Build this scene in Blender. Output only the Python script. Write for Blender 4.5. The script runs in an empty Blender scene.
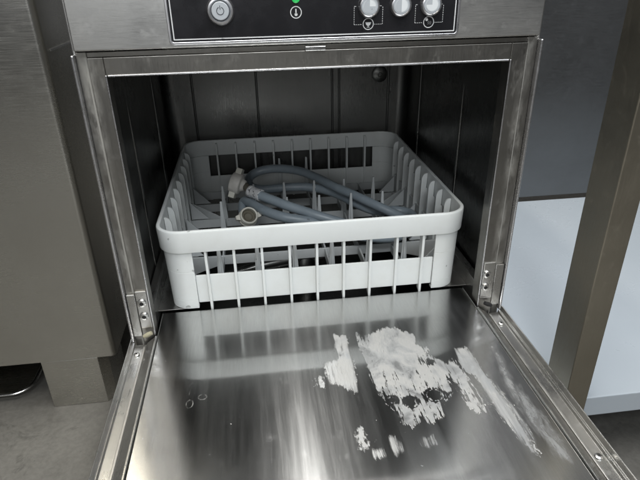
import bpy, bmesh, math, random
import numpy as np
from mathutils import Vector, Matrix, Quaternion
random.seed(7)
SC = bpy.context.scene
COL = SC.collection
MAIN= [[0.0357, -0.0346], [0.0417, -0.0537], [0.0472, -0.0395], [0.0551, -0.0388], [0.066, -0.0314], [0.0746, -0.0287], [0.0821, -0.0309], [0.0871, -0.0397], [0.0971, -0.0432], [0.1012, -0.0498], [0.0988, -0.0647], [0.1086, -0.075], [0.1068, -0.0859], [0.1134, -0.0938], [0.1237, -0.1046], [0.129, -0.0974], [0.1337, -0.1113], [0.1347, -0.1267], [0.1365, -0.1438], [0.1375, -0.1662], [0.1354, -0.1762], [0.1282, -0.1765], [0.1237, -0.1641], [0.1208, -0.1547], [0.1179, -0.144], [0.1099, -0.1487], [0.1002, -0.1587], [0.0937, -0.1687], [0.0896, -0.178], [0.0825, -0.181], [0.076, -0.1818], [0.0739, -0.1737], [0.0722, -0.1692], [0.0655, -0.1826], [0.0601, -0.1846], [0.0555, -0.1788], [0.0501, -0.1636], [0.0438, -0.1524], [0.0428, -0.143], [0.0394, -0.1293], [0.0384, -0.1222], [0.0369, -0.089], [0.0357, -0.0697], [0.035, -0.0408]]
LEFT= [[0.0097, -0.0353], [0.0205, -0.0385], [0.0189, -0.0646], [0.0202, -0.0865], [0.0196, -0.1122], [0.0179, -0.1215], [0.0163, -0.1303], [0.0108, -0.125], [0.0051, -0.1192], [-0.0068, -0.1148], [-0.0091, -0.0978], [-0.0087, -0.0821], [0.0053, -0.0819], [0.012, -0.0714], [0.0082, -0.0573], [0.011, -0.0456]]
STREAK= [[0.1423, -0.0805], [0.1522, -0.0784], [0.1556, -0.0915], [0.1562, -0.1155], [0.1597, -0.1361], [0.1621, -0.1575], [0.1648, -0.1733], [0.1653, -0.1859], [0.1658, -0.2076], [0.162, -0.2337], [0.1567, -0.2296], [0.1522, -0.2056], [0.1475, -0.1833], [0.1463, -0.1527], [0.1458, -0.1292], [0.1382, -0.1177], [0.1369, -0.1025]]
SMEAR= [[0.1845, -0.0834], [0.1844, -0.1043], [0.1798, -0.1256], [0.182, -0.1536], [0.1871, -0.1852], [0.1881, -0.2204], [0.1851, -0.2426], [0.1759, -0.2357], [0.1749, -0.2089], [0.1725, -0.1777], [0.1713, -0.1491], [0.1763, -0.1185]]
SMALL= [[[0.0079, -0.1819], [0.0118, -0.1812], [0.0124, -0.1923], [0.0135, -0.196], [0.009, -0.1953], [0.0065, -0.189]], [[0.0103, -0.1979], [0.0178, -0.1978], [0.0177, -0.2025], [0.0132, -0.2064], [0.0103, -0.2025]], [[0.0351, -0.1956], [0.0397, -0.1963], [0.0418, -0.2094], [0.0389, -0.2135], [0.0353, -0.2062]], [[0.0665, -0.2014], [0.074, -0.1989], [0.075, -0.2074], [0.0691, -0.2111], [0.0654, -0.2083]], [[0.0198, -0.2096], [0.0253, -0.2093], [0.0252, -0.2138], [0.0197, -0.2141]], [[-0.0204, -0.1049], [-0.017, -0.1039], [-0.0157, -0.118], [-0.0198, -0.1174]]]
HOLES= [[0.0677, -0.1546, 0.0058, 0.006], [0.0495, -0.1483, 0.004, 0.0041], [0.0945, -0.1479, 0.008, 0.0081], [0.1053, -0.0977, 0.0043, 0.0049], [0.0982, -0.095, 0.0022, 0.0064], [0.1428, -0.1403, 0.0056, 0.0084], [0.1175, -0.1334, 0.002, 0.01]]
LINES= [[[-0.1551, -0.1221], [-0.156, -0.1119], [-0.1545, -0.1002], [-0.1514, -0.0938], [-0.1483, -0.0935]], [[-0.1531, -0.1109], [-0.1518, -0.1022], [-0.1481, -0.0966]], [[-0.1707, -0.1232], [-0.1549, -0.1235]], [[-0.1471, -0.1225], [-0.1395, -0.1187]], [[-0.1427, -0.1005], [-0.1354, -0.1016], [-0.136, -0.109]]]
RINGS= [[-0.1514, -0.124, 0.0033, 0.0054], [-0.1391, -0.1159, 0.0043, 0.0037]]
HOSE= [[-0.0668, 0.2141, 0.085], [-0.0483, 0.1951, 0.083], [-0.0303, 0.18, 0.08], [-0.0095, 0.1696, 0.075], [0.0111, 0.1594, 0.07], [0.032, 0.1533, 0.064], [0.0601, 0.147, 0.056], [0.092, 0.1442, 0.05], [0.1276, 0.1488, 0.045], [0.1611, 0.1754, 0.04], [0.1708, 0.2086, 0.038], [0.1472, 0.2241, 0.04], [0.1123, 0.2145, 0.045], [0.0851, 0.24, 0.05], [0.0582, 0.2758, 0.055], [0.0191, 0.2974, 0.06], [-0.0226, 0.3025, 0.06], [-0.0612, 0.3, 0.06], [-0.0807, 0.3146, 0.062], [-0.0817, 0.3376, 0.068], [-0.0655, 0.3484, 0.075], [-0.036, 0.3443, 0.08], [0.0023, 0.3268, 0.08], [0.033, 0.2977, 0.075], [0.0565, 0.2645, 0.07], [0.0835, 0.2326, 0.066], [0.1094, 0.2036, 0.06], [0.1372, 0.187, 0.05], [0.1526, 0.168, 0.044], [0.1482, 0.1505, 0.036], [0.1182, 0.1394, 0.034], [0.0739, 0.1412, 0.04], [0.0391, 0.1531, 0.05], [0.0103, 0.1553, 0.06], [-0.0113, 0.1545, 0.066], [-0.0324, 0.1579, 0.07], [-0.053, 0.1707, 0.073], [-0.0711, 0.1984, 0.072], [-0.0875, 0.2391, 0.067], [-0.0927, 0.2426, 0.06], [-0.0931, 0.2204, 0.056], [-0.0872, 0.199, 0.055]]
WS=.23
EXPO=.1
LIGHTS=[
 ('ceiling_lamp',(.07,-.30,2.0),(.09,1.7),38,(1,.99,.96)),
 ('ceiling_lamp',(-.74,-.4,2.0),(.13,1.6),18,(1,.93,.80)),
 ('ceiling_lamp',(.95,-.8,2.0),(.45,1.2),20,(.92,.96,1.)),
 ('ceiling_lamp',(.1,-2.0,2.1),(1.4,.5),27,(.95,.98,1.),(0,0,.1)),
 ('interior_fill',(-.5,-3.0,1.1),(1.6,.9),14,(.97,.99,1.),(0,0,.15)),  # added fill lamp, low and out of view, lifts the dark chamber
]

# ------------------------------------------------------------------ helpers
class MB:
    """collects faces (with material slots) into one mesh object"""
    def __init__(s): s.v=[]; s.f=[]; s.m=[]; s.sm=[]
    def add(s, vs, fs, m=0, smooth=False):
        o=len(s.v); s.v+= [tuple(v) for v in vs]
        for f in fs: s.f.append(tuple(i+o for i in f)); s.m.append(m); s.sm.append(smooth)
        return s
    def box(s,x0,x1,y0,y1,z0,z1,m=0):
        vs=[(x,y,z) for z in(z0,z1) for y in(y0,y1) for x in(x0,x1)]
        return s.add(vs,[(0,2,3,1),(4,5,7,6),(0,1,5,4),(2,6,7,3),(0,4,6,2),(1,3,7,5)],m)
    def prism(s,poly,axis,a,b,m=0,smooth=False):
        """extrude a 2-D polygon along an axis ('x','y','z')"""
        def P(p,t):
            return {'x':(t,p[0],p[1]),'y':(p[0],t,p[1]),'z':(p[0],p[1],t)}[axis]
        n=len(poly); vs=[P(p,a) for p in poly]+[P(p,b) for p in poly]
        s.add(vs,[tuple(range(n-1,-1,-1)),tuple(range(n,2*n))],m)
        o=len(s.v)-2*n
        for i in range(n):
            j=(i+1)%n; s.f.append((o+i,o+j,o+n+j,o+n+i)); s.m.append(m); s.sm.append(smooth)
        return s
    def lathe(s,prof,c,axis,m=0,n=32,smooth=True,up=None,mats=None,close=True):
        """profile [(r, t)] turned round axis through c"""
        ax=Vector(axis).normalized(); u=Vector(up) if up else (Vector((0,0,1)) if abs(ax.z)<.9 else Vector((1,0,0)))
        u=(u-ax*u.dot(ax)).normalized(); w=ax.cross(u); c=Vector(c)
        o=len(s.v)
        for r,t in prof:
            for k in range(n):
                a=2*math.pi*k/n; s.v.append(tuple(c+ax*t+(u*math.cos(a)+w*math.sin(a))*max(r,1e-6)))
        for i in range(len(prof)-1):
            for k in range(n):
                k2=(k+1)%n
                s.f.append((o+i*n+k,o+i*n+k2,o+(i+1)*n+k2,o+(i+1)*n+k)); s.m.append(mats[i] if mats else m); s.sm.append(smooth)
        if close:
            s.f.append(tuple(o+k for k in range(n-1,-1,-1))); s.m.append(m); s.sm.append(False)
            l=o+(len(prof)-1)*n
            s.f.append(tuple(l+k for k in range(n))); s.m.append(mats[-1] if mats else m); s.sm.append(False)
        return s
    def tube(s,pts,r,m=0,n=14):
        P=[Vector(p) for p in pts]; o=len(s.v); N=len(P); u=None
        for i,p in enumerate(P):
            t=(P[min(i+1,N-1)]-P[max(i-1,0)]).normalized()
            if u is None: u=t.orthogonal().normalized()
            u=(u-t*u.dot(t)).normalized(); w=t.cross(u); rr=r[i] if isinstance(r,(list,tuple)) else r
            for k in range(n):
                a=2*math.pi*k/n; s.v.append(tuple(p+(u*math.cos(a)+w*math.sin(a))*rr))
        for i in range(N-1):
            for k in range(n):
                k2=(k+1)%n; s.f.append((o+i*n+k,o+i*n+k2,o+(i+1)*n+k2,o+(i+1)*n+k)); s.m.append(m); s.sm.append(True)
        s.f.append(tuple(o+k for k in range(n-1,-1,-1))); s.m.append(m); s.sm.append(False)
        s.f.append(tuple(o+(N-1)*n+k for k in range(n))); s.m.append(m); s.sm.append(False)
        return s
    def build(s,name,mats,parent=None,bevel=0,seg=2,fix=True,org=None,auto=False):
        me=bpy.data.meshes.new(name); org=Vector(org) if org else Vector((0,0,0))
        me.from_pydata([tuple(Vector(v)-org) for v in s.v],[],s.f)
        for mt in (mats if isinstance(mats,(list,tuple)) else [mats]): me.materials.append(mt)
        me.polygons.foreach_set('material_index',s.m); me.polygons.foreach_set('use_smooth',s.sm); me.update()
        if fix:
            b=bmesh.new(); b.from_mesh(me); bmesh.ops.recalc_face_normals(b,faces=b.faces); b.to_mesh(me); b.free()
        o=bpy.data.objects.new(name,me); COL.objects.link(o); o.location=org
        if parent: place(o,parent)
        if any(s.sm) and any(not q for q in s.sm) or auto: me.set_sharp_from_angle(angle=math.radians(35))
        if bevel:
            md=o.modifiers.new('bevel','BEVEL'); md.width=bevel; md.segments=seg; md.limit_method='ANGLE'; md.angle_limit=math.radians(40); md.harden_normals=False
        return o
def wl(o):
    l=Vector(o.location)
    while o.parent: o=o.parent; l=l+o.location
    return l
def place(o,parent):
    o.location=Vector(o.location)-wl(parent); o.parent=parent
def tag(o,label=None,cat=None,group=None,kind=None):
    if label: o['label']=label
    if cat: o['category']=cat
    if group: o['group']=group
    if kind: o['kind']=kind
    return o
def empty(name,loc,label,cat,group=None):
    o=bpy.data.objects.new(name,None); COL.objects.link(o); o.location=loc; o.empty_display_size=.05
    return tag(o,label,cat,group)

# ------------------------------------------------------------------ materials
class NT:
    def __init__(s,name):
        s.mat=bpy.data.materials.new(name); s.mat.use_nodes=True; s.t=s.mat.node_tree; s.b=s.t.nodes['Principled BSDF']
        s.pos=s.n('ShaderNodeTexCoord').outputs['Object']
    def n(s,typ,**kw):
        x=s.t.nodes.new(typ)
        for k,v in kw.items(): setattr(x,k,v)
        return x
    def l(s,a,b): s.t.links.new(a,b)
    def noise(s,scale,stretch=(1,1,1),detail=4,rough=.55,src=None,dist=0):
        mp=s.n('ShaderNodeMapping'); mp.inputs['Scale'].default_value=stretch; s.l(src or s.pos,mp.inputs['Vector'])
        t=s.n('ShaderNodeTexNoise'); t.inputs['Scale'].default_value=scale; t.inputs['Detail'].default_value=detail
        t.inputs['Roughness'].default_value=rough; t.inputs['Distortion'].default_value=dist
        s.l(mp.outputs[0],t.inputs['Vector']); return t.outputs['Fac']
    def rng(s,x,a,b,c=0.,d=1.,smooth=False):
        r=s.n('ShaderNodeMapRange'); r.clamp=True
        if smooth: r.interpolation_type='SMOOTHSTEP'
        s.l(x,r.inputs['Value'])
        for k,v in zip(('From Min','From Max','To Min','To Max'),(a,b,c,d)): r.inputs[k].default_value=v
        return r.outputs['Result']
    def math(s,op,a,b=None):
        m=s.n('ShaderNodeMath',operation=op)
        for i,x in enumerate((a,b)):
            if x is None: continue
            if isinstance(x,(int,float)): m.inputs[i].default_value=x
            else: s.l(x,m.inputs[i])
        return m.outputs[0]
    def mix(s,f,a,b):
        m=s.n('ShaderNodeMix',data_type='RGBA')
        for sock,x in ((m.inputs[0],f),(m.inputs[6],a),(m.inputs[7],b)):
            if isinstance(x,(tuple,list)): sock.default_value=(*x,1) if len(x)==3 else x
            elif isinstance(x,(int,float)): sock.default_value=x
            else: s.l(x,sock)
        return m.outputs[2]
    def bump(s,h,strength,dist=.001,normal=None):
        b=s.n('ShaderNodeBump'); b.inputs['Strength'].default_value=strength; b.inputs['Distance'].default_value=dist
        s.l(h,b.inputs['Height'])
        if normal: s.l(normal,b.inputs['Normal'])
        return b.outputs[0]
    def set(s,k,v):
        i=s.b.inputs[k]
        if isinstance(v,(int,float)): i.default_value=v
        elif isinstance(v,tuple): i.default_value=(*v,1) if len(v)==3 else v
        else: s.l(v,i)
        return s
def steel(name,col=(.5,.5,.49),rough=.28,grain=(1,1,60),grime=.25,gscale=9,bump=.06,wob=.0,dirt=(.30,.285,.25),metal=1.0,gc=.22,spot=.12):
    N=NT(name)
    big=N.noise(gscale,detail=6,rough=.62); fine=N.noise(25,grain,detail=3,rough=.6); sp=N.noise(70,detail=5,rough=.7)
    g=N.rng(big,.42,.72,0,grime,True)
    c=N.mix(g,col,dirt); c=N.mix(N.rng(fine,.3,.7,0,gc),c,tuple(x*.72 for x in col))
    N.set('Base Color',c).set('Metallic',metal)
    r=N.math('ADD',N.rng(big,.3,.75,rough*.8,rough*1.45),N.rng(fine,.3,.7,-.03,.05)); r=N.math('ADD',r,N.rng(sp,.55,.75,0,spot))
    N.set('Roughness',r)
    nb=N.bump(fine,bump,.0005)
    if wob: nb=N.bump(N.noise(5,detail=2),wob,.02,nb)
    N.set('Normal',nb)
    return N
M={}
M['steel_panel']=steel('brushed_steel_panel',(.56,.56,.55),.33,(3,3,90),.3,8,.05,.03).mat
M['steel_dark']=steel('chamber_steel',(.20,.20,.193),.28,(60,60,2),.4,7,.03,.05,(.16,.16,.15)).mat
M['steel_cab']=steel('cabinet_steel',(.62,.61,.57),.25,(1,40,40),.35,2.5,.0,.04,(.38,.36,.31),1.0,.08,.03).mat
M['steel_leg']=steel('leg_steel',(.36,.33,.27),.40,(60,60,2),.25,5,.05,.0,(.33,.30,.24)).mat
M['steel_back']=steel('backpanel_steel',(.21,.215,.22),.34,(1,40,40),.4,3,.0,.02,(.11,.115,.12),1.0,.08,.05).mat
M['bright']=steel('bright_steel',(.72,.72,.71),.22,(30,30,30),.15,20,.03).mat
def frame_mat():
    N=steel('scaled_frame_steel',(.27,.262,.245),.34,(60,60,2),.6,16,.06,.0,(.15,.14,.12))
    # lime scale along the gutter of the frame, inside the lip
    sx=N.n('ShaderNodeSeparateXYZ'); N.l(N.pos,sx.inputs[0])
    ax=N.math('ABSOLUTE',N.math('ADD',sx.outputs[0],.001))
    d=N.math('ABSOLUTE',N.math('SUBTRACT',ax,.2175))
    n1=N.noise(60,(1,1,.35),6,.7); n2=N.noise(14,(1,1,.6),4)
    edge=N.math('MAXIMUM',N.rng(d,.0,.009,.8,0),N.rng(d,.0006,.0016,1,0)); m=N.math('MULTIPLY',edge,N.rng(n1,.40,.60)); m=N.math('MULTIPLY',m,N.rng(n2,.36,.54,.0,1)); n3=N.noise(38,(1.2,1,.5),7,.72); m=N.math('MAXIMUM',m,N.rng(n3,.55,.75,0,.35)); m=N.math('MAXIMUM',m,N.math('MULTIPLY',N.rng(d,.0004,.0014,1,0),N.rng(n2,.3,.5,.35,1)))
    old=N.b.inputs['Base Color'].links[0].from_socket
    N.set('Base Color',N.mix(N.math('MULTIPLY',m,.75),old,(.36,.355,.33)))
    N.set('Metallic',N.math('SUBTRACT',1.0,N.math('MULTIPLY',m,.85)))
    ro=N.b.inputs['Roughness'].links[0].from_socket
    N.set('Roughness',N.math('ADD',ro,N.math('MULTIPLY',m,.35)))
    return N.mat
M['frame']=frame_mat()
def door_mat():
    N=NT('door_liner_steel')
    big=N.noise(11,detail=5,rough=.6); lines=N.noise(30,(26,1.2,1),4,.65); blot=N.noise(45,(1,.7,1),5,.7); wide=N.noise(9,(6,.28,1),4,.65)
    base=N.mix(N.rng(big,.35,.7,0,.35),(.60,.60,.59),(.44,.435,.42))
    base=N.mix(N.rng(lines,.35,.72,0,.30),base,(.36,.36,.36))
    rough=N.math('ADD',N.rng(wide,.3,.7,.145,.215),N.rng(big,.4,.75,0,.02)); rough=N.math('ADD',rough,N.rng(blot,.6,.8,0,.06))
    # dried lime deposit
    at=N.n('ShaderNodeAttribute',attribute_name='deposit'); film=N.n('ShaderNodeAttribute',attribute_name='film')
    nf=N.noise(90,(1.6,.42,1),8,.75,dist=.4); nf2=N.noise(330,(1.6,.5,1),5,.7); nb_=N.noise(26,(1,.8,1),5,.65,dist=.5)
    scr=N.noise(75,(3.2,.28,1),6,.7,dist=.25)      # scraped streaks
    e=N.math('ADD',at.outputs['Fac'],N.rng(nf,.25,.75,-.0050,.0050)); e=N.math('ADD',e,N.rng(nf2,.3,.7,-.0034,.0034))
    e=N.math('ADD',e,N.rng(scr,.28,.5,-.0075,.0015))
    dep=N.rng(e,-.0002,.0009)
    thin=N.rng(nb_,.40,.56); fine=N.rng(nf2,.3,.6,.62,1)
    dep=N.math('MULTIPLY',dep,N.math('MULTIPLY',N.rng(thin,0,1,.30,.93),fine))
    fm=N.math('MULTIPLY',N.rng(N.math('ADD',film.outputs['Fac'],N.rng(nf,.3,.7,-.006,.006)),-.002,.008),N.rng(nf,.3,.7,.12,.42))
    dep=N.math('MAXIMUM',dep,fm)
    am=N.n('ShaderNodeAttribute',attribute_name='smear'); wipe=N.noise(60,(2.6,.14,1),6,.7,dist=.15)
    sm_=N.rng(N.math('ADD',am.outputs['Fac'],N.rng(wipe,.3,.7,-.0035,.0035)),-.0016,.0026); sm_=N.math('MULTIPLY',sm_,N.rng(wipe,.3,.68,.20,.66)); dep=N.math('MAXIMUM',dep,sm_)
    spk=N.math('MULTIPLY',N.rng(N.noise(260,detail=2),.735,.76),N.rng(big,.45,.6)); dep=N.math('MAXIMUM',dep,N.math('MULTIPLY',spk,.5))
    dcol=N.mix(thin,(.15,.17,.185),(.31,.31,.30)); dcol=N.mix(N.rng(nf2,.35,.65,.3,0),dcol,(.17,.175,.175))
    N.set('Base Color',N.mix(dep,base,dcol)); N.set('Metallic',N.math('SUBTRACT',1.0,dep))
    N.set('Roughness',N.math('ADD',N.math('MULTIPLY',rough,N.math('SUBTRACT',1.0,dep)),N.math('MULTIPLY',dep,.6)))
    N.set('Anisotropic',.97).set('Anisotropic Rotation',.25); tg=N.n('ShaderNodeTangent',direction_type='UV_MAP',uv_map='UVMap'); N.l(tg.outputs[0],N.b.inputs['Tangent'])
    nb=N.bump(lines,.035,.0005); nb=N.bump(N.noise(5,(1.8,.5,1),2),.06,.006,nb); nb=N.bump(dep,.5,.0002,nb)
    N.set('Normal',nb)
    gl=N.n('ShaderNodeBsdfAnisotropic'); N.l(N.b.inputs['Base Color'].links[0].from_socket,gl.inputs['Color']); N.l(N.math('MULTIPLY',rough,.66),gl.inputs['Roughness'])
    gl.inputs['Anisotropy'].default_value=.7; gl.inputs['Rotation'].default_value=.25; N.l(tg.outputs[0],gl.inputs['Tangent']); N.l(nb,gl.inputs['Normal'])
    mx=N.n('ShaderNodeMixShader'); N.l(N.math('MULTIPLY',N.math('SUBTRACT',1.0,dep),.50),mx.inputs[0]); N.l(N.b.outputs[0],mx.inputs[1]); N.l(gl.outputs[0],mx.inputs[2])
    N.l(mx.outputs[0],N.t.nodes['Material Output'].inputs['Surface'])
    return N.mat
M['door']=door_mat()
M['doorframe']=steel('door_frame_steel',(.55,.545,.53),.27,(60,2,60),.4,18,.06,.0,(.36,.35,.32)).mat
def plastic(name,col,rough=.45,dirty=.12,sss=.0,dcol=None,scale=25,specks=.55):
    N=NT(name); a=N.noise(scale,detail=6,rough=.65); b=N.noise(220,detail=3)
    N.set('Base Color',N.mix(N.rng(N.noise(95,detail=1),.765,.775,0,specks),N.mix(N.rng(a,.45,.75,0,dirty),col,dcol or tuple(x*.6 for x in col)),tuple(x*.25 for x in col)))
    N.set('Roughness',N.rng(a,.3,.7,rough*.85,rough*1.2)); N.set('Normal',N.bump(b,.04,.0004))
    if sss: N.set('Subsurface Weight',sss); N.b.inputs['Subsurface Scale'].default_value=.004
    return N.mat
M['basket']=plastic('rack_plastic',(.67,.70,.70),.40,.32,.0,(.50,.50,.46),14)
M['pin']=plastic('pin_plastic',(.60,.63,.64),.45,.2)
M['hose']=plastic('hose_rubber',(.265,.315,.355),.36,.35,0,(.10,.13,.16),40)
M['nut']=plastic('aged_nut_plastic',(.60,.585,.55),.5,.45,0,(.30,.28,.25),60)
M['ring']=plastic('cream_plastic',(.66,.65,.58),.45,.25)
M['seal']=plastic('olive_washer',(.13,.12,.09),.6,.3)
def ferrule_mat():
    N=NT('printed_ferrule'); a=N.noise(330,(1,1,1),2,.5)
    N.set('Base Color',N.mix(N.rng(a,.60,.63),(.80,.81,.82),(.16,.17,.18))); N.set('Metallic',.35).set('Roughness',.3); return N.mat
M['ferrule']=ferrule_mat()
M['black']=plastic('black_gloss_overlay',(.012,.012,.014),.22,.25,0,(.03,.03,.035),30)
M['gap']=plastic('dark_recess',(.01,.01,.01),.8,.1)
M['white']=plastic('printed_white',(.62,.63,.64),.5,.1)
M['chrome']=steel('satin_chrome',(.74,.74,.76),.26,(20,20,20),.1,30,.02).mat
M['cap']=plastic('button_cap_grey',(.42,.45,.48),.35,.1)
M['pale']=plastic('button_pale',(.68,.71,.73),.35,.1)
M['symbol']=plastic('symbol_dark',(.05,.055,.065),.5,.1)
M['shelf']=plastic('pale_shelf',(.37,.41,.45),.28,.25,0,(.30,.345,.385),5,0)
M['rubber']=plastic('rubber_buffer',(.33,.31,.22),.6,.4)
N=NT('led_green'); N.set('Base Color',(.02,.35,.08)).set('Emission Color',(.03,.55,.12)).set('Emission Strength',.5).set('Roughness',.3); M['led']=N.mat
def floor_mat():
    N=NT('worn_concrete'); a=N.noise(2.5,detail=8,rough=.62); b=N.noise(14,detail=8,rough=.7); c=N.noise(120,detail=4); d=N.noise(9,detail=5,rough=.7,dist=1.2)
    col=N.mix(N.rng(a,.35,.65),(.098,.095,.087),(.135,.131,.12)); col=N.mix(N.rng(b,.50,.66,0,.5),col,(.06,.057,.05)); col=N.mix(N.rng(d,.60,.66,0,.5),col,(.035,.034,.03))
    col=N.mix(N.rng(c,.35,.7,.0,.35),col,(.05,.048,.044)); N.set('Base Color',col).set('Roughness',N.rng(b,.3,.7,.45,.8)); N.set('Normal',N.bump(c,.35,.0015,N.bump(b,.3,.004))); return N.mat
M['floor']=floor_mat()

# ------------------------------------------------------------------ floor
me=bpy.data.meshes.new('floor'); me.from_pydata([(-6,-6,-.3),(6,-6,-.3),(6,6,-.3),(-6,6,-.3)],[],[(0,1,2,3)]); me.materials.append(M['floor'])
fl=bpy.data.objects.new('floor',me); COL.objects.link(fl); fl['kind']='structure'

# ------------------------------------------------------------------ glass washer
W=.23; XL,XR=-.202,.1985; ZT=.30
washer=empty('glass_washer',(0,.25,-.3),'open stainless steel commercial glass washer with black button panel and lowered door','dishwasher')
b=MB()
for s in (-1,1): b.box(*sorted((s*.2265,s*.2292)),.0045,.50,-.285,.43)
b.box(-.2262,.2262,.46,.499,-.285,.43); b.box(-.2262,.2262,.012,.459,.4,.4295); b.box(-.2262,.2262,.006,.03,-.284,-.05); b.box(-.2262,.2262,.031,.459,-.284,-.27)
for x in (-.19,.19):
    for y in (.05,.42): b.lathe([(.02,0),(.02,.012),(.012,.014),(.012,.03)],(x,y,-.3),(0,0,1),n=20)
b.build('body',M['steel_panel'],washer,.0008)
# door frame: inner flat, channel, lip
def ring_poly(x0,x1,zt,zb): return (x0,x1,zt,zb)
b=MB()
ZB=-.02
b.box(-.2165,XL,0,.0045,ZB,.3165); b.box(XR,.2155,0,.0045,ZB,.3165); b.box(XL,XR,0,.0045,ZT,.3165)
b.box(-.2268,-.2168,.0028,.0044,ZB,.3215); b.box(.2158,.2268,.0028,.0044,ZB,.3215); b.box(-.2167,.2157,.0028,.0044,.3167,.3213)
# return flanges of the opening
b.box(XL-.0016,XL-.0002,.0047,.02,ZB,ZT+.001); b.box(XR+.0002,XR+.0016,.0047,.02,ZB,ZT+.001); b.box(XL,XR,.0047,.02,ZT+.0002,ZT+.0016)
b.build('front_frame',M['frame'],washer,.0006)
for s in (-1,1):
    c=MB(); c.box(*sorted((s*.2270,s*.2300)),-.0035,.0044,-.008,.3195); c.build('frame_lip',M['chrome'],washer,.0012,3)
# bright rolled edge of the opening
b=MB(); e=.0017
b.box(XL-e/2,XL+e/2,-.0014,-.0002,.0,ZT+.0005); b.box(XR-e/2,XR+e/2,-.0014,-.0002,.0,ZT+.0005); b.box(XL+e,XR-e,-.0016,-.0002,ZT-e/2,ZT+e/2)
b.build('opening_edge',M['chrome'],washer,.0006,3)
# wash chamber
def wall_sheet(b,pts): pass
CX,CY=.219,.447
b=MB()
def arc(cx,cy,r,a0,a1,n=8): return [(cx+r*math.cos(math.radians(a0+(a1-a0)*i/n)),cy+r*math.sin(math.radians(a0+(a1-a0)*i/n))) for i in range(n+1)]
R_=.018
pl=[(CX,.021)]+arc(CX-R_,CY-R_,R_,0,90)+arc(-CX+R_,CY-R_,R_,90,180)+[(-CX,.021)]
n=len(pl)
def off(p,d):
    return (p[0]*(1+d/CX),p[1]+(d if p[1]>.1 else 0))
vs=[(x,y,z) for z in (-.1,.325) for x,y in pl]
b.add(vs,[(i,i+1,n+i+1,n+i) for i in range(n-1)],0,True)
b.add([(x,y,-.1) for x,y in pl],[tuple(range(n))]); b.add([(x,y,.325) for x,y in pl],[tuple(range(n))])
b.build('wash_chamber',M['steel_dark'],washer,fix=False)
# pressed beads and folds of the chamber walls
def bead(p0,p1,r,mat='steel_dark',name='wall_bead'):
    P0,P1=Vector(p0),Vector(p1); pts=[P0+(P1-P0)*i/8 for i in range(9)]
    rr=[r*.25]+[r*.8]+[r]*5+[r*.8]+[r*.25]
    MB().tube(pts,rr,n=12).build(name,M[mat],washer)
bead((.2192,.168,.0),(.2192,.168,.246),.0026); bead((-.2192,.142,.0),(-.2192,.142,.25),.0026)
bead((.2192,.36,.0),(.2192,.36,.26),.003); bead((-.2192,.33,.0),(-.2192,.33,.26),.003)
for x in (-.057,.08,.093,-.17,.185): bead((x,.4475,-.05),(x,.4475,.31),.0022)
b=MB(); b.lathe([(.0145,0),(.0140,.0015),(.011,.003),(.004,.0038),(.003,.0048),(.0015,.005)],(.168,.4465,.213),(0,-1,0),n=28); b.build('wall_nozzle',M['steel_dark'],washer)
# rack rails
for s in (-1,1):
    x0=.2045 if s>0 else .2062
    b=MB(); b.box(*sorted((s*x0,s*(x0+.0015))),.024,.44,-.012,.019); b.box(*sorted((s*.165,s*(x0-.0001))),.052,.44,-.0022,-.0006)
    b.box(*sorted((s*(x0+.0016),s*(x0+.011))),.024,.44,.0176,.0188)
    b.build('rack_rail',M['doorframe'],washer,.0004)
# wash arm in the sump
b=MB(); b.tube([(-.16,.19,-.045),(-.08,.22,-.042),(0,.24,-.04),(.08,.26,-.042),(.16,.29,-.045)],[.006,.009,.012,.009,.006],n=14); b.lathe([(.02,0),(.02,.05),(.014,.062)],(0,.24,-.1),(0,0,1),n=24)
b.build('wash_arm',M['steel_dark'],washer)
# hinge plates
for s in (-1,1):
    x0,x1=(-.2160,-.2032) if s<0 else (.1998,.2150)
    b=MB(); b.box(x0,x1,-.0022,-.0002,.012,.0625); b.box(*( (-.2263,-.2166) if s<0 else (.2156,.2263)),-.0012,.0024,.0,.058)
    hp=b.build('hinge_plate',M['doorframe'],washer,.0008)
    for z in (.047,.029):
        xs=-.2098 if s<0 else .2042
        c=MB().lathe([(.0052,0),(.0052,.0008),(.0044,.0022),(.0026,.0026)],(xs,-.0024,z),(0,-1,0),n=22)
        c.lathe([(.0026,0),(.0022,.0003)],(xs,-.0051,z),(0,-1,0),m=1,n=6)
        c.build('screw',[M['bright'],M['gap']],hp)
    c=MB(); c.tube([(s*.2135,-.007,.0035),(s*.2085,-.008,.0062),(s*.2040,-.008,.0085)],[.0022,.0030,.0024],n=12); c.build('hinge_buffer',M['rubber' if s<0 else 'gap'],washer)
b=MB(); b.box(-.0125,.0075,-.004,.002,.3165,.3205); b.build('magnet_catch',M['bright'],washer,.0004)

# ---- control panel
b=MB(); b.box(-.2253,.2240,-.0055,.0115,.3232,.428)
cp=b.build('control_panel',M['steel_panel'],washer,.0014,3)
FY=-.0055
def rrect(x0,x1,z0,z1,r,n=6):
    P=[]
    for cx,cz,a in ((x1-r,z1-r,0),(x0+r,z1-r,90),(x0+r,z0+r,180),(x1-r,z0+r,270)):
        P+= [(cx+r*math.cos(math.radians(a+90*i/n)),cz+r*math.sin(math.radians(a+90*i/n))) for i in range(n+1)]
    return P
def frame_loop(b,o,i,y0,y1,m=0):
    n=len(o); vs=[(x,y1,z) for x,z in o]+[(x,y1,z) for x,z in i]+[(x,y0,z) for x,z in o]+[(x,y0,z) for x,z in i]
    fs=[]
    for k in range(n):
        j=(k+1)%n; fs+=[(k,j,n+j,n+k),(2*n+k,2*n+j,j,k),(n+k,n+j,3*n+j,3*n+k)]
    b.add(vs,fs,m)
X0,X1,Z0,Z1=-.1385,.1375,.3262,.402
b=MB(); frame_loop(b,rrect(X0,X1,Z0,Z1,.004),rrect(X0+.0024,X1-.0024,Z0+.0024,Z1-.0024,.0022),FY-.0001,FY-.0022)
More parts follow.
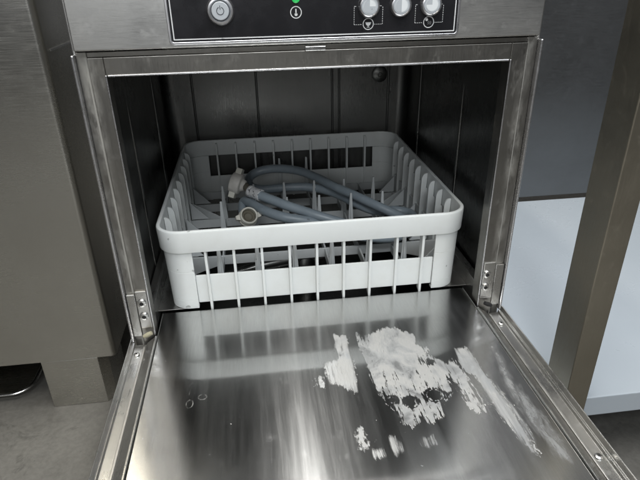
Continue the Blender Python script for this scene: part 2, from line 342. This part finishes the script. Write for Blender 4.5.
b.build('panel_bezel',M['chrome'],cp,.0005)
b=MB(); b.prism(rrect(X0+.0025,X1-.0025,Z0+.0025,Z1-.0025,.0021),'y',FY-.0002,FY-.0008)
b.build('black_overlay',M['black'],cp)
b=MB(); frame_loop(b,rrect(X0+.0040,X1-.0040,Z0+.0040,Z1-.004,.0008),rrect(X0+.0050,X1-.0050,Z0+.0050,Z1-.005,.0004),FY-.0009,FY-.0011)
b.build('white_border_line',M['white'],cp)
YO=FY-.0009
def washer_ring(b,cx,cz,r0,r1,y0,y1,m=0,n=40):
    o=[(cx+r1*math.cos(2*math.pi*k/n),cz+r1*math.sin(2*math.pi*k/n)) for k in range(n)]
    i=[(cx+r0*math.cos(2*math.pi*k/n),cz+r0*math.sin(2*math.pi*k/n)) for k in range(n)]
    frame_loop(b,o,i,y0,y1,m)
def disc(b,cx,cz,r,y0,y1,m=0,a0=0,a1=360,n=36,r0=0):
    P=[(cx+r*math.cos(math.radians(a0+(a1-a0)*k/n)),cz+r*math.sin(math.radians(a0+(a1-a0)*k/n))) for k in range(n+(0 if a1-a0>=360 else 1))]
    if a1-a0<360: P.append((cx,cz))
    b.prism(P,'y',y0,y1,m)
# power button
bx,bz=-.0895,.3545
b=MB(); b.lathe([(.0128,0),(.0126,.002),(.0112,.0042),(.0098,.0045),(.0086,.0032)],(bx,YO,bz),(0,-1,0),n=48,close=False)
b.lathe([(.0087,.0005),(.0087,.0032),(.0080,.0033)],(bx,YO,bz),(0,-1,0),m=1,n=48,close=False)
b.lathe([(.0079,.0010),(.0079,.0048),(.0074,.0053),(.0001,.0053)],(bx,YO,bz),(0,-1,0),m=2,n=48)
ys=YO-.0054
for k in range(22):
    a0=math.radians(110+k*320/22); a1=math.radians(110+(k+1)*320/22+1); r0,r1=.0029,.0035
    q=[(bx+r*math.cos(a),bz+r*math.sin(a)) for r,a in((r0,a0),(r1,a0),(r1,a1),(r0,a1))]
    b.prism(q,'y',ys,ys-.0001,3)
b.box(bx-.0003,bx+.0003,ys-.0001,ys,bz+.0012,bz+.0046,3)
b.build('power_button',[M['chrome'],M['symbol'],M['cap'],M['symbol']],cp)
# programme buttons with pie symbols
for cx,(a0,a1) in ((.0482,(0,90)),(.0787,(-90,90)),(.1082,(-180,90))):
    cz=.3548; b=MB()
    b.lathe([(.0104,0),(.0103,.0022),(.0092,.0046),(.0082,.0050),(.0076,.0042)],(cx,YO,cz),(0,-1,0),n=44,close=False)
    b.lathe([(.0077,.001),(.0077,.0044),(.0074,.0047),(.0001,.0047)],(cx,YO,cz),(0,-1,0),m=1,n=44)
    y=YO-.0048; washer_ring(b,cx,cz,.0058,.0061,y,y-.0001,2)
    disc(b,cx,cz,.0056,y,y-.00012,2,a0,a1); disc(b,cx,cz,.0056,y,y-.00012,3,a1,a0+360)
    if cx>.1: b.lathe([(.0007,0),(.0006,.0002)],(cx+.001,YO-.0050,cz-.0087),(0,-1,0),m=4,n=12)
    b.build('program_button',[M['chrome'],M['cap'],M['pale'],M['cap'],M['symbol']],cp)
# symbols under the buttons
b=MB(); ya,yb=YO,YO-.0002
ix,iz=-.0205,.3512
washer_ring(b,ix,iz,.0046,.0054,ya,yb)
b.box(ix-.0006,ix+.0006,yb,ya,iz-.0012,iz+.0030); disc(b,ix,iz-.0018,.0014,ya,yb); 
b.build('temperature_symbol',M['white'],cp)
b=MB(); b.lathe([(.0037,0),(.0036,.001),(.0026,.0018),(.0001,.0021)],(-.0203,YO,.3628),(0,-1,0),n=28); b.build('indicator_lamp',M['led'],cp)
def dashes(b,x0,z0,x1,z1):
    L=math.hypot(x1-x0,z1-z0); n_=int(L/.0019)
    for k in range(n_):
        t=k/n_; t2=(k+.62)/n_
        xa,xb=x0+(x1-x0)*t,x0+(x1-x0)*t2; za,zb=z0+(z1-z0)*t,z0+(z1-z0)*t2
        if abs(x1-x0)>abs(z1-z0): b.box(min(xa,xb),max(xa,xb),yb,ya,z0-.0002,z0+.0002)
        else: b.box(x0-.0002,x0+.0002,yb,ya,min(za,zb),max(za,zb))
for cx in (.0480,.1072):
    b=MB(); zc=.3392; h=.0137
    washer_ring(b,cx,zc,.0046,.0053,ya,yb)
    dashes(b,cx-h,.3388,cx-.0058,.3388); dashes(b,cx+.0058,.3388,cx+h,.3388)
    dashes(b,cx-h,.3388,cx-h,.3548); dashes(b,cx+h,.3388,cx+h,.3548)
    dashes(b,cx-h,.3548,cx-.0108,.3548); dashes(b,cx+.0108,.3548,cx+h,.3548)
    if cx<.1:
        b.prism([(cx-.0028,zc+.0014),(cx+.0028,zc+.0014),(cx+.0019,zc-.0008),(cx+.0006,zc-.0017),(cx-.0006,zc-.0017),(cx-.0019,zc-.0008)],'y',ya,yb)
        b.box(cx-.0003,cx+.0003,yb,ya,zc-.0028,zc-.0016); b.box(cx-.0014,cx+.0014,yb,ya,zc-.0031,zc-.0027)
    else:
        disc(b,cx-.0020,zc+.0022,.0013,ya,yb)
        for k in range(5):
            for j in range(4):
                if (k+j)%2==0: b.box(cx-.0010+k*.0008,cx-.0010+k*.0008+.0004,yb,ya,zc-.0020+j*.0008,zc-.0020+j*.0008+.0004)
    b.build('program_symbol',M['white'],cp)

# ---- door
YF=-.36; YD=-.0045
prof=[(-.2300,-.034),(-.2300,-.0004),(-.2294,0),(-.2288,-.0004),(-.2286,-.0065),(-.2262,-.0065),(-.2258,-.0098),(-.2160,-.0104),(-.2128,-.0100),(-.2120,-.0078),(-.2026,-.0006),(-.2014,.0012),(-.1996,.0012),(-.1983,-.0012),
      (.1953,-.0012),(.1966,.0012),(.1984,.0012),(.1996,-.0006),(.2096,-.0078),(.2106,-.0100),(.2130,-.0104),(.2245,-.0098),(.2252,-.0065),(.2278,-.0065),(.2286,-.0004),(.2294,0),(.2300,-.0004),(.2300,-.034)]
b=MB(); b.prism(prof,'y',YF,YD)
mid=[(-.1990,-.02),(-.1990,.0004),(-.1985,.0002),(-.1980,-.0012),(.1950,-.0012),(.1955,.0002),(.1960,.0004),(.1960,-.02)]
b.prism(mid,'y',YD+.0001,.0435)
b.box(-.2285,.2285,YF-.002,YF-.0001,-.034,-.001)
door=b.build('door',M['doorframe'],washer,.0003)
# liner sheet with its deposits
g=.0011; xs=np.arange(-.1976,.1947,g); ys_=np.append(np.arange(YF+.004,.0440,g),.0452); XX,YY=np.meshgrid(xs,ys_)
def sdf(poly,px,py):
    P=np.array(poly); inside=np.zeros(px.shape,bool); dm=np.full(px.shape,1e9)
    for i in range(len(P)):
        a=P[i]; c=P[(i+1)%len(P)]
        cond=((a[1]>py)!=(c[1]>py)); t=(c[0]-a[0])*(py-a[1])/((c[1]-a[1]) or 1e-12)+a[0]; inside^=cond&(px<t)
        d=c-a; u=np.clip(((px-a[0])*d[0]+(py-a[1])*d[1])/(d@d),0,1); dm=np.minimum(dm,np.hypot(px-a[0]-u*d[0],py-a[1]-u*d[1]))
    return np.where(inside,dm,-dm)
def seg(l,px,py):
    dm=np.full(px.shape,1e9)
    for i in range(len(l)-1):
        a=np.array(l[i]); d=np.array(l[i+1])-a; u=np.clip(((px-a[0])*d[0]+(py-a[1])*d[1])/(d@d),0,1); dm=np.minimum(dm,np.hypot(px-a[0]-u*d[0],py-a[1]-u*d[1]))
    return dm
dep=np.full(XX.shape,-.03)
k_=lambda s,c: np.minimum(s,c)
dep=np.maximum(dep,sdf(MAIN,XX,YY)*1.25+.0005); dep=np.maximum(dep,np.minimum(sdf(LEFT,XX,YY)*.9-.0002,.0030))
for h in HOLES:
    q=np.hypot((XX-h[0])/h[2],(YY-h[1])/h[3])-1; dep=np.minimum(dep,q*min(h[2],h[3])*1.6-.001)
# scraped, streaky lower half of the main patch
st=(np.sin(XX*900+YY*150)+np.sin(XX*1730+2+YY*60))*.5
low=np.clip((-.125-YY)/.02,0,1)*np.clip((YY+.168)/.015,0,1)
dep=dep-np.where(dep>0,low*(.006+.003*st),0)
dep=np.minimum(dep,.0042+.0026*np.clip((YY+.115)/.03,-.6,1))
for s_ in (SMALL[0],SMALL[1],SMALL[5]): dep=np.maximum(dep,sdf(s_,XX,YY)*.8+.0002)
smear=np.maximum(sdf(STREAK,XX,YY)-.0004,np.minimum(sdf(LEFT,XX,YY)+.001,.0016))
for s_ in (SMALL[2],SMALL[3],SMALL[4]): smear=np.maximum(smear,np.minimum(sdf(s_,XX,YY)*.7,.0008))
smear=np.minimum(smear,.0045-.0040*np.clip((-.195-YY)/.035,0,1))
dep=np.maximum(dep,np.minimum(sdf(STREAK,XX,YY)*.9-.0022,.0012-.004*np.clip((-.12-YY)/.05,0,1)))
film=sdf(SMEAR,XX,YY)+.002
for l in (LINES[0][2:],LINES[1],LINES[4]): film=np.maximum(film,.0015-seg(l,XX,YY)*8)
for r in RINGS:
    q=np.abs(np.hypot((XX-r[0])/r[2],(YY-r[1])/r[3])-1)*min(r[2],r[3]); film=np.maximum(film,.0030-q*9)
ny,nx=XX.shape; V=np.stack([XX.ravel(),YY.ravel(),np.zeros(XX.size)],1); 
V=V.reshape(ny,nx,3); V[0,:,2]=-.001; V[-1,:,2]=-.0012; V=V.reshape(-1,3)
idx=np.arange(ny*nx).reshape(ny,nx); F_=np.stack([idx[:-1,:-1],idx[:-1,1:],idx[1:,1:],idx[1:,:-1]],-1).reshape(-1,4)
me=bpy.data.meshes.new('door_liner'); me.from_pydata(V.tolist(),[],F_.tolist()); me.materials.append(M['door'])
for nm,a in (('deposit',dep),('film',film),('smear',smear)):
    at=me.attributes.new(nm,'FLOAT','POINT'); at.data.foreach_set('value',np.clip(a,-.03,.03).astype(np.float32).ravel())
uv=me.uv_layers.new(name='UVMap'); li=np.empty(len(me.loops),np.int32); me.loops.foreach_get('vertex_index',li)
uv.data.foreach_set('uv',(V[li][:,:2]*2).astype(np.float32).ravel())
me.polygons.foreach_set('use_smooth',[True]*len(me.polygons))
o=bpy.data.objects.new('door_liner',me); COL.objects.link(o); place(o,door)
for x,y in ((-.2215,-.0235),(.2185,-.029),(-.2215,-.30),(.2185,-.235)):
    c=MB().lathe([(.0036,0),(.0034,.0010),(.0022,.0018)],(x,y,-.0098),(0,0,1),n=20); c.lathe([(.0014,0),(.0012,.0002)],(x,y,-.0079),(0,0,1),m=1,n=6)
    c.build('screw',[M['bright'],M['gap']],door)
# gasket strip in the right gutter
N=steel('scaled_gutter',(.60,.59,.57),.35,(30,30,30),.3,40,.1,0,(.35,.34,.30)); M['gutter']=N.mat
b=MB(); b.box(.2108,.2136,YF+.01,-.010,-.0103,-.0075); b.build('gutter_strip',M['gutter'],door,.0006)
b=MB(); b.box(-.2160,-.2132,YF+.01,-.010,-.0103,-.0085); b.build('gutter_strip',M['gutter'],door,.0006)

# ------------------------------------------------------------------ rack
BX,BY=0.,.237
rack=empty('glass_rack',(BX,BY,.0),'pale grey plastic rack with upright pins standing inside the open washer','rack')
H=.1905; RC=.027
def loop(h,zr=None,n=14,ns=64):
    """points of a rounded square of half size h: (x, y, side, s)"""
    r=RC-(H-h); P=[]
    for k in range(4):
        a=math.radians(90*k-90)      # side normals: -y, +x, +y, -x
        nx_,ny_=math.cos(a),math.sin(a); tx,ty=-ny_,nx_
        e_=h-r
        for i in range(ns):
            s_=-e_+2*e_*i/ns; P.append((nx_*h+tx*s_,ny_*h+ty*s_))
        for i in range(n):
            b_=a+math.radians(90*i/n); cx=(nx_+(-ny_))*e_; cy=(ny_+nx_)*e_
            P.append((cx+r*math.cos(b_),cy+r*math.sin(b_)))
    return P
def hz(z): return .1880+(z)*.030
def sweep(b,prof,mask=None,m=0):
    """closed profile [(half size, z)] swept round the square; mask(x,y) keeps a piece"""
    L=[loop(h) for h,z in prof]; n=len(L[0]); q=len(prof); o=len(b.v)
    for j,(h,z) in enumerate(prof):
        for x,y in L[j]: b.v.append((BX+x,BY+y,z))
    inc=[True]*n
    if mask:
        for i in range(n):
            x0,y0=L[0][i]; x1,y1=L[0][(i+1)%n]; inc[i]=mask((x0+x1)/2,(y0+y1)/2)
    for i in range(n):
        if not inc[i]: continue
        k=(i+1)%n
        for j in range(q):
            j2=(j+1)%q; b.f.append((o+j*n+i,o+j*n+k,o+j2*n+k,o+j2*n+i)); b.m.append(m); b.sm.append(True)
        if not inc[i-1]: b.f.append(tuple(o+j*n+i for j in range(q))); b.m.append(m); b.sm.append(False)
        if not inc[k]: b.f.append(tuple(o+j*n+k for j in range(q-1,-1,-1))); b.m.append(m); b.sm.append(False)
T=.0026; RD=.0036
b=MB(); sweep(b,[(.1940,.0834),(.1950,.1085),(.1946,.1112),(.1934,.1122),(.1908,.1122),(.1898,.1112),(.1892,.0845),(.1905,.0836)])
b.build('rim',M['basket'],rack,.0004)
b=MB()
def corner(x,y): return max(abs(x),abs(y))>.1 and min(abs(x),abs(y))>.153
sweep(b,[(hz(.0125),.0125),(hz(.0538),.0538),(hz(.0538)-T,.0538),(hz(.0125)-T,.0125)],corner)
sweep(b,[(hz(.0088)-RD,.0066),(hz(.0465)-RD,.0465),(hz(.0465)-T-RD,.0465),(hz(.0088)-T-RD,.0066)],lambda x,y: not corner(x,y))
sweep(b,[(hz(.0538),.0539),(hz(.0838),.0838),(hz(.0838)-T,.0838),(hz(.0538)-T,.0539)],corner)
sweep(b,[(hz(.003),.003),(hz(.0124),.0124),(hz(.0124)-T,.0124),(hz(.003)-T,.003)],corner)
sweep(b,[(hz(0),0.0002),(hz(.003),.0029),(hz(.003)-T*3,.0029),(hz(0)-T*3,.0002)],corner)
b.build('side_walls',M['basket'],rack,.0003)
# upright ribs across the windows (nine to a side), rounded at the top inside
for k in range(4):
    a=math.radians(90*k-90); nx_,ny_=math.cos(a),math.sin(a); tx,ty=-ny_,nx_
    b=MB()
    for i in range(9):
        s_=-.1372+.0343*i+ (0 if k%2 else 0)
        # profile in (depth inward, z)
        P=[(-.0016,.0004),(-.0016-.0,.083),(.0016,.083),(.0016,.1070)]+[(.0016+.0075-.0075*math.cos(math.radians(t)),.1000+.0075*math.sin(math.radians(t))) for t in (80,60,40,20,0)][::1]
        P=[(-.0012,-.0030),(-.0012,.0832),(.0022,.0832),(.0022,.1075),(.0060,.1068),(.0085,.1048),(.0100,.1015),(.0106,.098),(.0100,.0538),(.0085,.004),(.0085,.0004)]
        vs=[]
        for w_ in (-.0016,.0016):
            for d,z in P:
                hh=hz(z)-d; vs.append((BX+nx_*hh+tx*(s_+w_),BY+ny_*hh+ty*(s_+w_),z))
        n_=len(P); b.add(vs,[tuple(range(n_)),tuple(range(2*n_-1,n_-1,-1))]+[(j,(j+1)%n_,n_+(j+1)%n_,n_+j) for j in range(n_)])
    b.build('side_ribs',M['basket'],rack,.0003)
# floor grid
b=MB(); e=.1825
rows=[.09,.156,.222,.288,.354,.414]; cols=[-.125,-.075,-.025,.025,.075,.125]
for y in rows: b.box(-e,e,y-.0014,y+.0014,.0031,.0171)
for x in cols:
    prev=BY-e
    for y in rows+[BY+e]:
        b.box(x-.0013,x+.0013,prev+(.0001 if y!=rows[0] else .004),y-.0015 if y in rows else y,.0105 if y==rows[0] else .0033,.0165); prev=y+.0014
# flat ledge round the floor and diagonal stays at the walls
for x0,y0,x1,y1 in ((-e,.12,-.125,.156),(e,.12,.125,.156),(-e,.32,-.125,.288),(e,.32,.125,.288)):
    d=Vector((x1-x0,y1-y0,0)).normalized(); nn=Vector((-d.y,d.x,0))*.0012
    b.add([(x0+nn.x,y0+nn.y,.004),(x1+nn.x,y1+nn.y,.004),(x1+nn.x,y1+nn.y,.016),(x0+nn.x,y0+nn.y,.036),(x0-nn.x,y0-nn.y,.004),(x1-nn.x,y1-nn.y,.004),(x1-nn.x,y1-nn.y,.016),(x0-nn.x,y0-nn.y,.036)],[(0,1,2,3),(7,6,5,4),(0,4,5,1),(1,5,6,2),(2,6,7,3),(3,7,4,0)])
b.build('base_grid',M['pin'],rack,.0003)
# wall gussets
for s in (-1,1):
    for y in rows[:-1]:
        vs=[]; b=MB()
        for w_ in (-.0012,.0012): vs+=[(s*.1800,y+w_+.004,.018),(s*.1530,y+w_+.004,.018),(s*.1800,y+w_+.004,.048)]
        b.add(vs,[(0,1,2),(5,4,3),(0,3,4,1),(1,4,5,2),(2,5,3,0)]); b.build('gusset',M['pin'],rack)
for y in (.09,.222,.288,.414):
    for x in cols:
        if y==.414 and abs(x)>.03: continue
        zt=.075; b=MB(); w0=.0046; w1=.0015
        # tapered cross-shaped pin
        for dx,dy,tx_ in ((w0,.0013,w1),(.0013,w0,.0012)):
            tdx=w1 if dx==w0 else .0011; tdy=w1 if dy==w0 else .0011
            vs=[(x+sx*dx,y+sy*dy,.0173) for sx,sy in((-1,-1),(1,-1),(1,1),(-1,1))]+[(x+sx*tdx,y+sy*tdy,zt-(0 if dx==w0 else .0003)) for sx,sy in((-1,-1),(1,-1),(1,1),(-1,1))]
            b.add(vs,[(3,2,1,0),(4,5,6,7),(0,1,5,4),(1,2,6,5),(2,3,7,6),(3,0,4,7)])
        b.build('pin',M['pin'],rack,.0002)

# ------------------------------------------------------------------ hose
hose=empty('drain_hose',(.04,.22,.03),'coiled blue grey rubber hose with plastic end nuts lying in the pale rack','hose')
def catmull(P,k=7):
    P=[Vector(p) for p in P]; out=[]
    for i in range(len(P)-1):
        p0=P[max(i-1,0)];p1=P[i];p2=P[i+1];p3=P[min(i+2,len(P)-1)]
        for j in range(k):
            t=j/k; out.append(.5*((2*p1)+(-p0+p2)*t+(2*p0-5*p1+4*p2-p3)*t*t+(-p0+3*p1-3*p2+p3)*t**3))
    out.append(P[-1]); return out
pts=catmull(HOSE)
for _ in range(6): pts=[pts[0]]+[(pts[i-1]+pts[i]*2+pts[i+1])/4 for i in range(1,len(pts)-1)]+[pts[-1]]
MB().tube(pts,.0072,n=20).build('rubber_tube',M['hose'],hose)
d=(pts[3]-pts[0]).normalized()
MB().lathe([(.0074,0),(.0090,.0008),(.0090,.0045),(.0084,.005),(.0084,.020),(.0090,.0205),(.0090,.024),(.0074,.0246)],pts[0]-d*.020,d,n=28).build('ferrule',M['ferrule'],hose)
# large winged nut
ax=Vector((.90,-.34,-.26)).normalized(); c=Vector((-.100,.257,.0895)); view=(Vector((-.067,-.546,.387))-c).normalized(); up=ax.cross(view).normalized()*-1
if up.z<0: up=-up
b=MB(); b.lathe([(.0125,-.0085),(.0160,-.008),(.0168,-.006),(.0168,.0045),(.0155,.0075),(.0105,.009),(.0080,.0145)],c,ax,n=40)
for s in (-1,1):
    w_=ax.cross(up).normalized(); o_=c+up*s*.0190; vs=[]
    for da in (-.0048,.0048):
        for dw,du in ((-.008,-.006),(.008,-.006),(.006,.0048),(-.006,.0048)):
            vs.append(tuple(o_+ax*(da-.001)+w_*dw+up*s*du))
    b.add(vs,[(0,1,2,3),(7,6,5,4),(0,4,5,1),(1,5,6,2),(2,6,7,3),(3,7,4,0)],1)
b.build('union_nut',[M['nut'],M['ring']],hose,.0007)
b=MB(); c0=c+ax*.0145; c1=pts[0]-d*.018
b.tube([c0,(c0+c1)/2,c1],.006,n=16); b.build('nut_stem',M['seal'],hose)
# small wing ring
c=Vector((-.0845,.178,.0665)); ax=Vector((.22,-.70,.66)).normalized(); right=Vector((1,.1,.12)); right=(right-ax*right.dot(ax)).normalized()
b=MB(); b.lathe([(.0104,.006),(.0122,.0066),(.0132,.005),(.0132,-.003),(.0142,-.0035),(.0142,-.0075),(.0110,-.008),(.0104,-.006),(.0104,.006)],c,ax,n=40,close=False)
w_=ax.cross(right)
for s in (-1,1):
    vs=[]
    for da in (-.003,.0025):
        for dr,dw in ((.0125,-.0045),(.0190,-.0028),(.0190,.0028),(.0125,.0045)): vs.append(tuple(c+ax*da+right*s*dr+w_*dw))
    b.add(vs,[(0,1,2,3),(7,6,5,4),(0,4,5,1),(1,5,6,2),(2,6,7,3),(3,7,4,0)])
b.lathe([(.0103,-.004),(.0103,-.0005),(.0072,.0004),(.0052,-.0015),(.0001,-.0020)],c,ax,m=1,n=32)
b.build('wing_ring',[M['ring'],M['seal']],hose,.0005)

# ------------------------------------------------------------------ left cabinet
cab=empty('steel_cabinet',(-.75,.5,-.3),'grey brown stainless steel cabinet on a square foot to the left of the washer','cabinet')
def cabpoly(x0,x1,y0,y1,r): return [(x0,y0)]+arc(x1-r,y0+r,r,-90,0,10)+[(x1,y1),(x0,y1)]
b=MB(); b.prism(cabpoly(-1.4,-.330,.23,.90,.009),'z',-.2,.75,0,True)
b.build('cabinet_body',M['steel_cab'],cab,.0012)
b=MB(); b.prism([(-.4548,.2315),(-.3620,.2315),(-.3500,.25),(-.3500,.33),(-.4548,.33)],'z',-.3,-.2002); b.build('cabinet_foot',M['steel_cab'],cab,.001)
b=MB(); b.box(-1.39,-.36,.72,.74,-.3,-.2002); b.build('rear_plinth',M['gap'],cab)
b=MB(); b.box(-.3296,-.3282,.25,.86,.295,.2975); b.build('reflection_strip',M['bright'],cab)  # bright strip stands in for the washer edge mirrored in this side
# tray under the cabinet
tray=empty('floor_tray',(-.65,.35,-.3),'shallow steel tray with a bright rolled rim on the floor beneath the cabinet','tray')
def rl(x0,x1,y0,y1,r,n=8):
    P=[]
    for cx,cy,a in ((x1-r,y1-r,0),(x0+r,y1-r,90),(x0+r,y0+r,180),(x1-r,y0+r,270)):
        P+=[(cx+r*math.cos(math.radians(a+90*i/n)),cy+r*math.sin(math.radians(a+90*i/n))) for i in range(n+1)]
    return P
o1=rl(-.80,-.500,.256,.50,.035); o2=rl(-.795,-.505,.261,.495,.032); o3=rl(-.785,-.515,.271,.485,.03); n=len(o1)
b=MB(); b.add([(x,y,-.2955) for x,y in o3]+[(x,y,-.283) for x,y in o2]+[(x,y,-.2845) for x,y in o3],[tuple(range(n))]+[(k,(k+1)%n,n+(k+1)%n,n+k) for k in range(n)])
b.build('tray_pan',M['steel_cab'],tray)
ringp=[(x,y,-.283) for x,y in o1]; MB().tube(ringp+ringp[:2],.0022,n=10).build('tray_rim',M['bright'],tray)

# ------------------------------------------------------------------ right table
tab=empty('steel_table',(.85,.3,-.3),'stainless steel work table with pale lower shelf to the right of the washer','table')
def poly_leg(x0,x1,y0,y1,z0,z1,name='leg'):
    b=MB(); b.prism(rl(x0,x1,y0,y1,.0016,4),'z',z0,z1); return b.build(name,M['steel_leg'],tab,0)
poly_leg(.3205,.3525,-.0425,.009,-.3,.548); poly_leg(1.5,1.54,-.0425,.0,-.3,.548); poly_leg(1.5,1.54,.60,.64,-.3,.548); poly_leg(.26,.30,.6,.64,-.3,-.186)
b=MB()
L=[(.246,-.03),(.3203,-.03),(.3203,.0094),(.3528,.0094),(.3528,-.03),(1.53,-.03),(1.53,.645),(.246,.645)]
b.prism(L,'z',-.1846,-.15)
b.build('lower_shelf',M['shelf'],tab,.0016,3)
b=MB(); b.box(.246,1.56,.648,.66,-.14,.547); b.build('back_panel',M['steel_back'],tab,.001)

# ------------------------------------------------------------------ light
w=bpy.data.worlds.new('World'); SC.world=w; w.use_nodes=True; t=w.node_tree; bg=t.nodes['Background']
tc=t.nodes.new('ShaderNodeTexCoord'); sp=t.nodes.new('ShaderNodeSeparateXYZ'); t.links.new(tc.outputs['Generated'],sp.inputs[0])
nz=t.nodes.new('ShaderNodeTexNoise'); nz.inputs['Scale'].default_value=2.2; nz.inputs['Detail'].default_value=2; t.links.new(tc.outputs['Generated'],nz.inputs['Vector'])
rp=t.nodes.new('ShaderNodeValToRGB'); rp.color_ramp.elements[0].position=.38; rp.color_ramp.elements[0].color=(.10,.105,.11,1); rp.color_ramp.elements[1].position=.66; rp.color_ramp.elements[1].color=(.75,.76,.78,1)
t.links.new(nz.outputs['Fac'],rp.inputs[0]); t.links.new(rp.outputs[0],bg.inputs['Color']); bg.inputs['Strength'].default_value=WS
def area(name,loc,size,power,col,aim=None):
    d=bpy.data.lights.new(name,'AREA'); d.shape='RECTANGLE'; d.size,d.size_y=size; d.energy=power; d.color=col
    o=bpy.data.objects.new(name,d); COL.objects.link(o); o.location=loc
    if aim: o.rotation_euler=(Vector(aim)-Vector(loc)).to_track_quat('-Z','Y').to_euler()
    return o
for a in LIGHTS: area(*a)

# ------------------------------------------------------------------ camera
cd=bpy.data.cameras.new('camera'); cam=bpy.data.objects.new('camera',cd); COL.objects.link(cam); SC.camera=cam
pi_,ya_,ro_=.4663,.1197,-.0202
Fv=Vector((math.sin(ya_)*math.cos(pi_),math.cos(ya_)*math.cos(pi_),-math.sin(pi_))); R0=Vector((math.cos(ya_),-math.sin(ya_),0)); U0=R0.cross(Fv)
Rv=R0*math.cos(ro_)+U0*math.sin(ro_); Uv=-R0*math.sin(ro_)+U0*math.cos(ro_)
cam.matrix_world=Matrix(((Rv.x,Uv.x,-Fv.x,-.0673),(Rv.y,Uv.y,-Fv.y,-.5464),(Rv.z,Uv.z,-Fv.z,.3869),(0,0,0,1)))
cd.sensor_width=36; cd.lens=538.78/640*36; cd.clip_start=.01; cd.clip_end=100
SC.view_settings.view_transform='Standard'; SC.view_settings.look='None'; SC.view_settings.exposure=EXPO; SC.view_settings.gamma=1
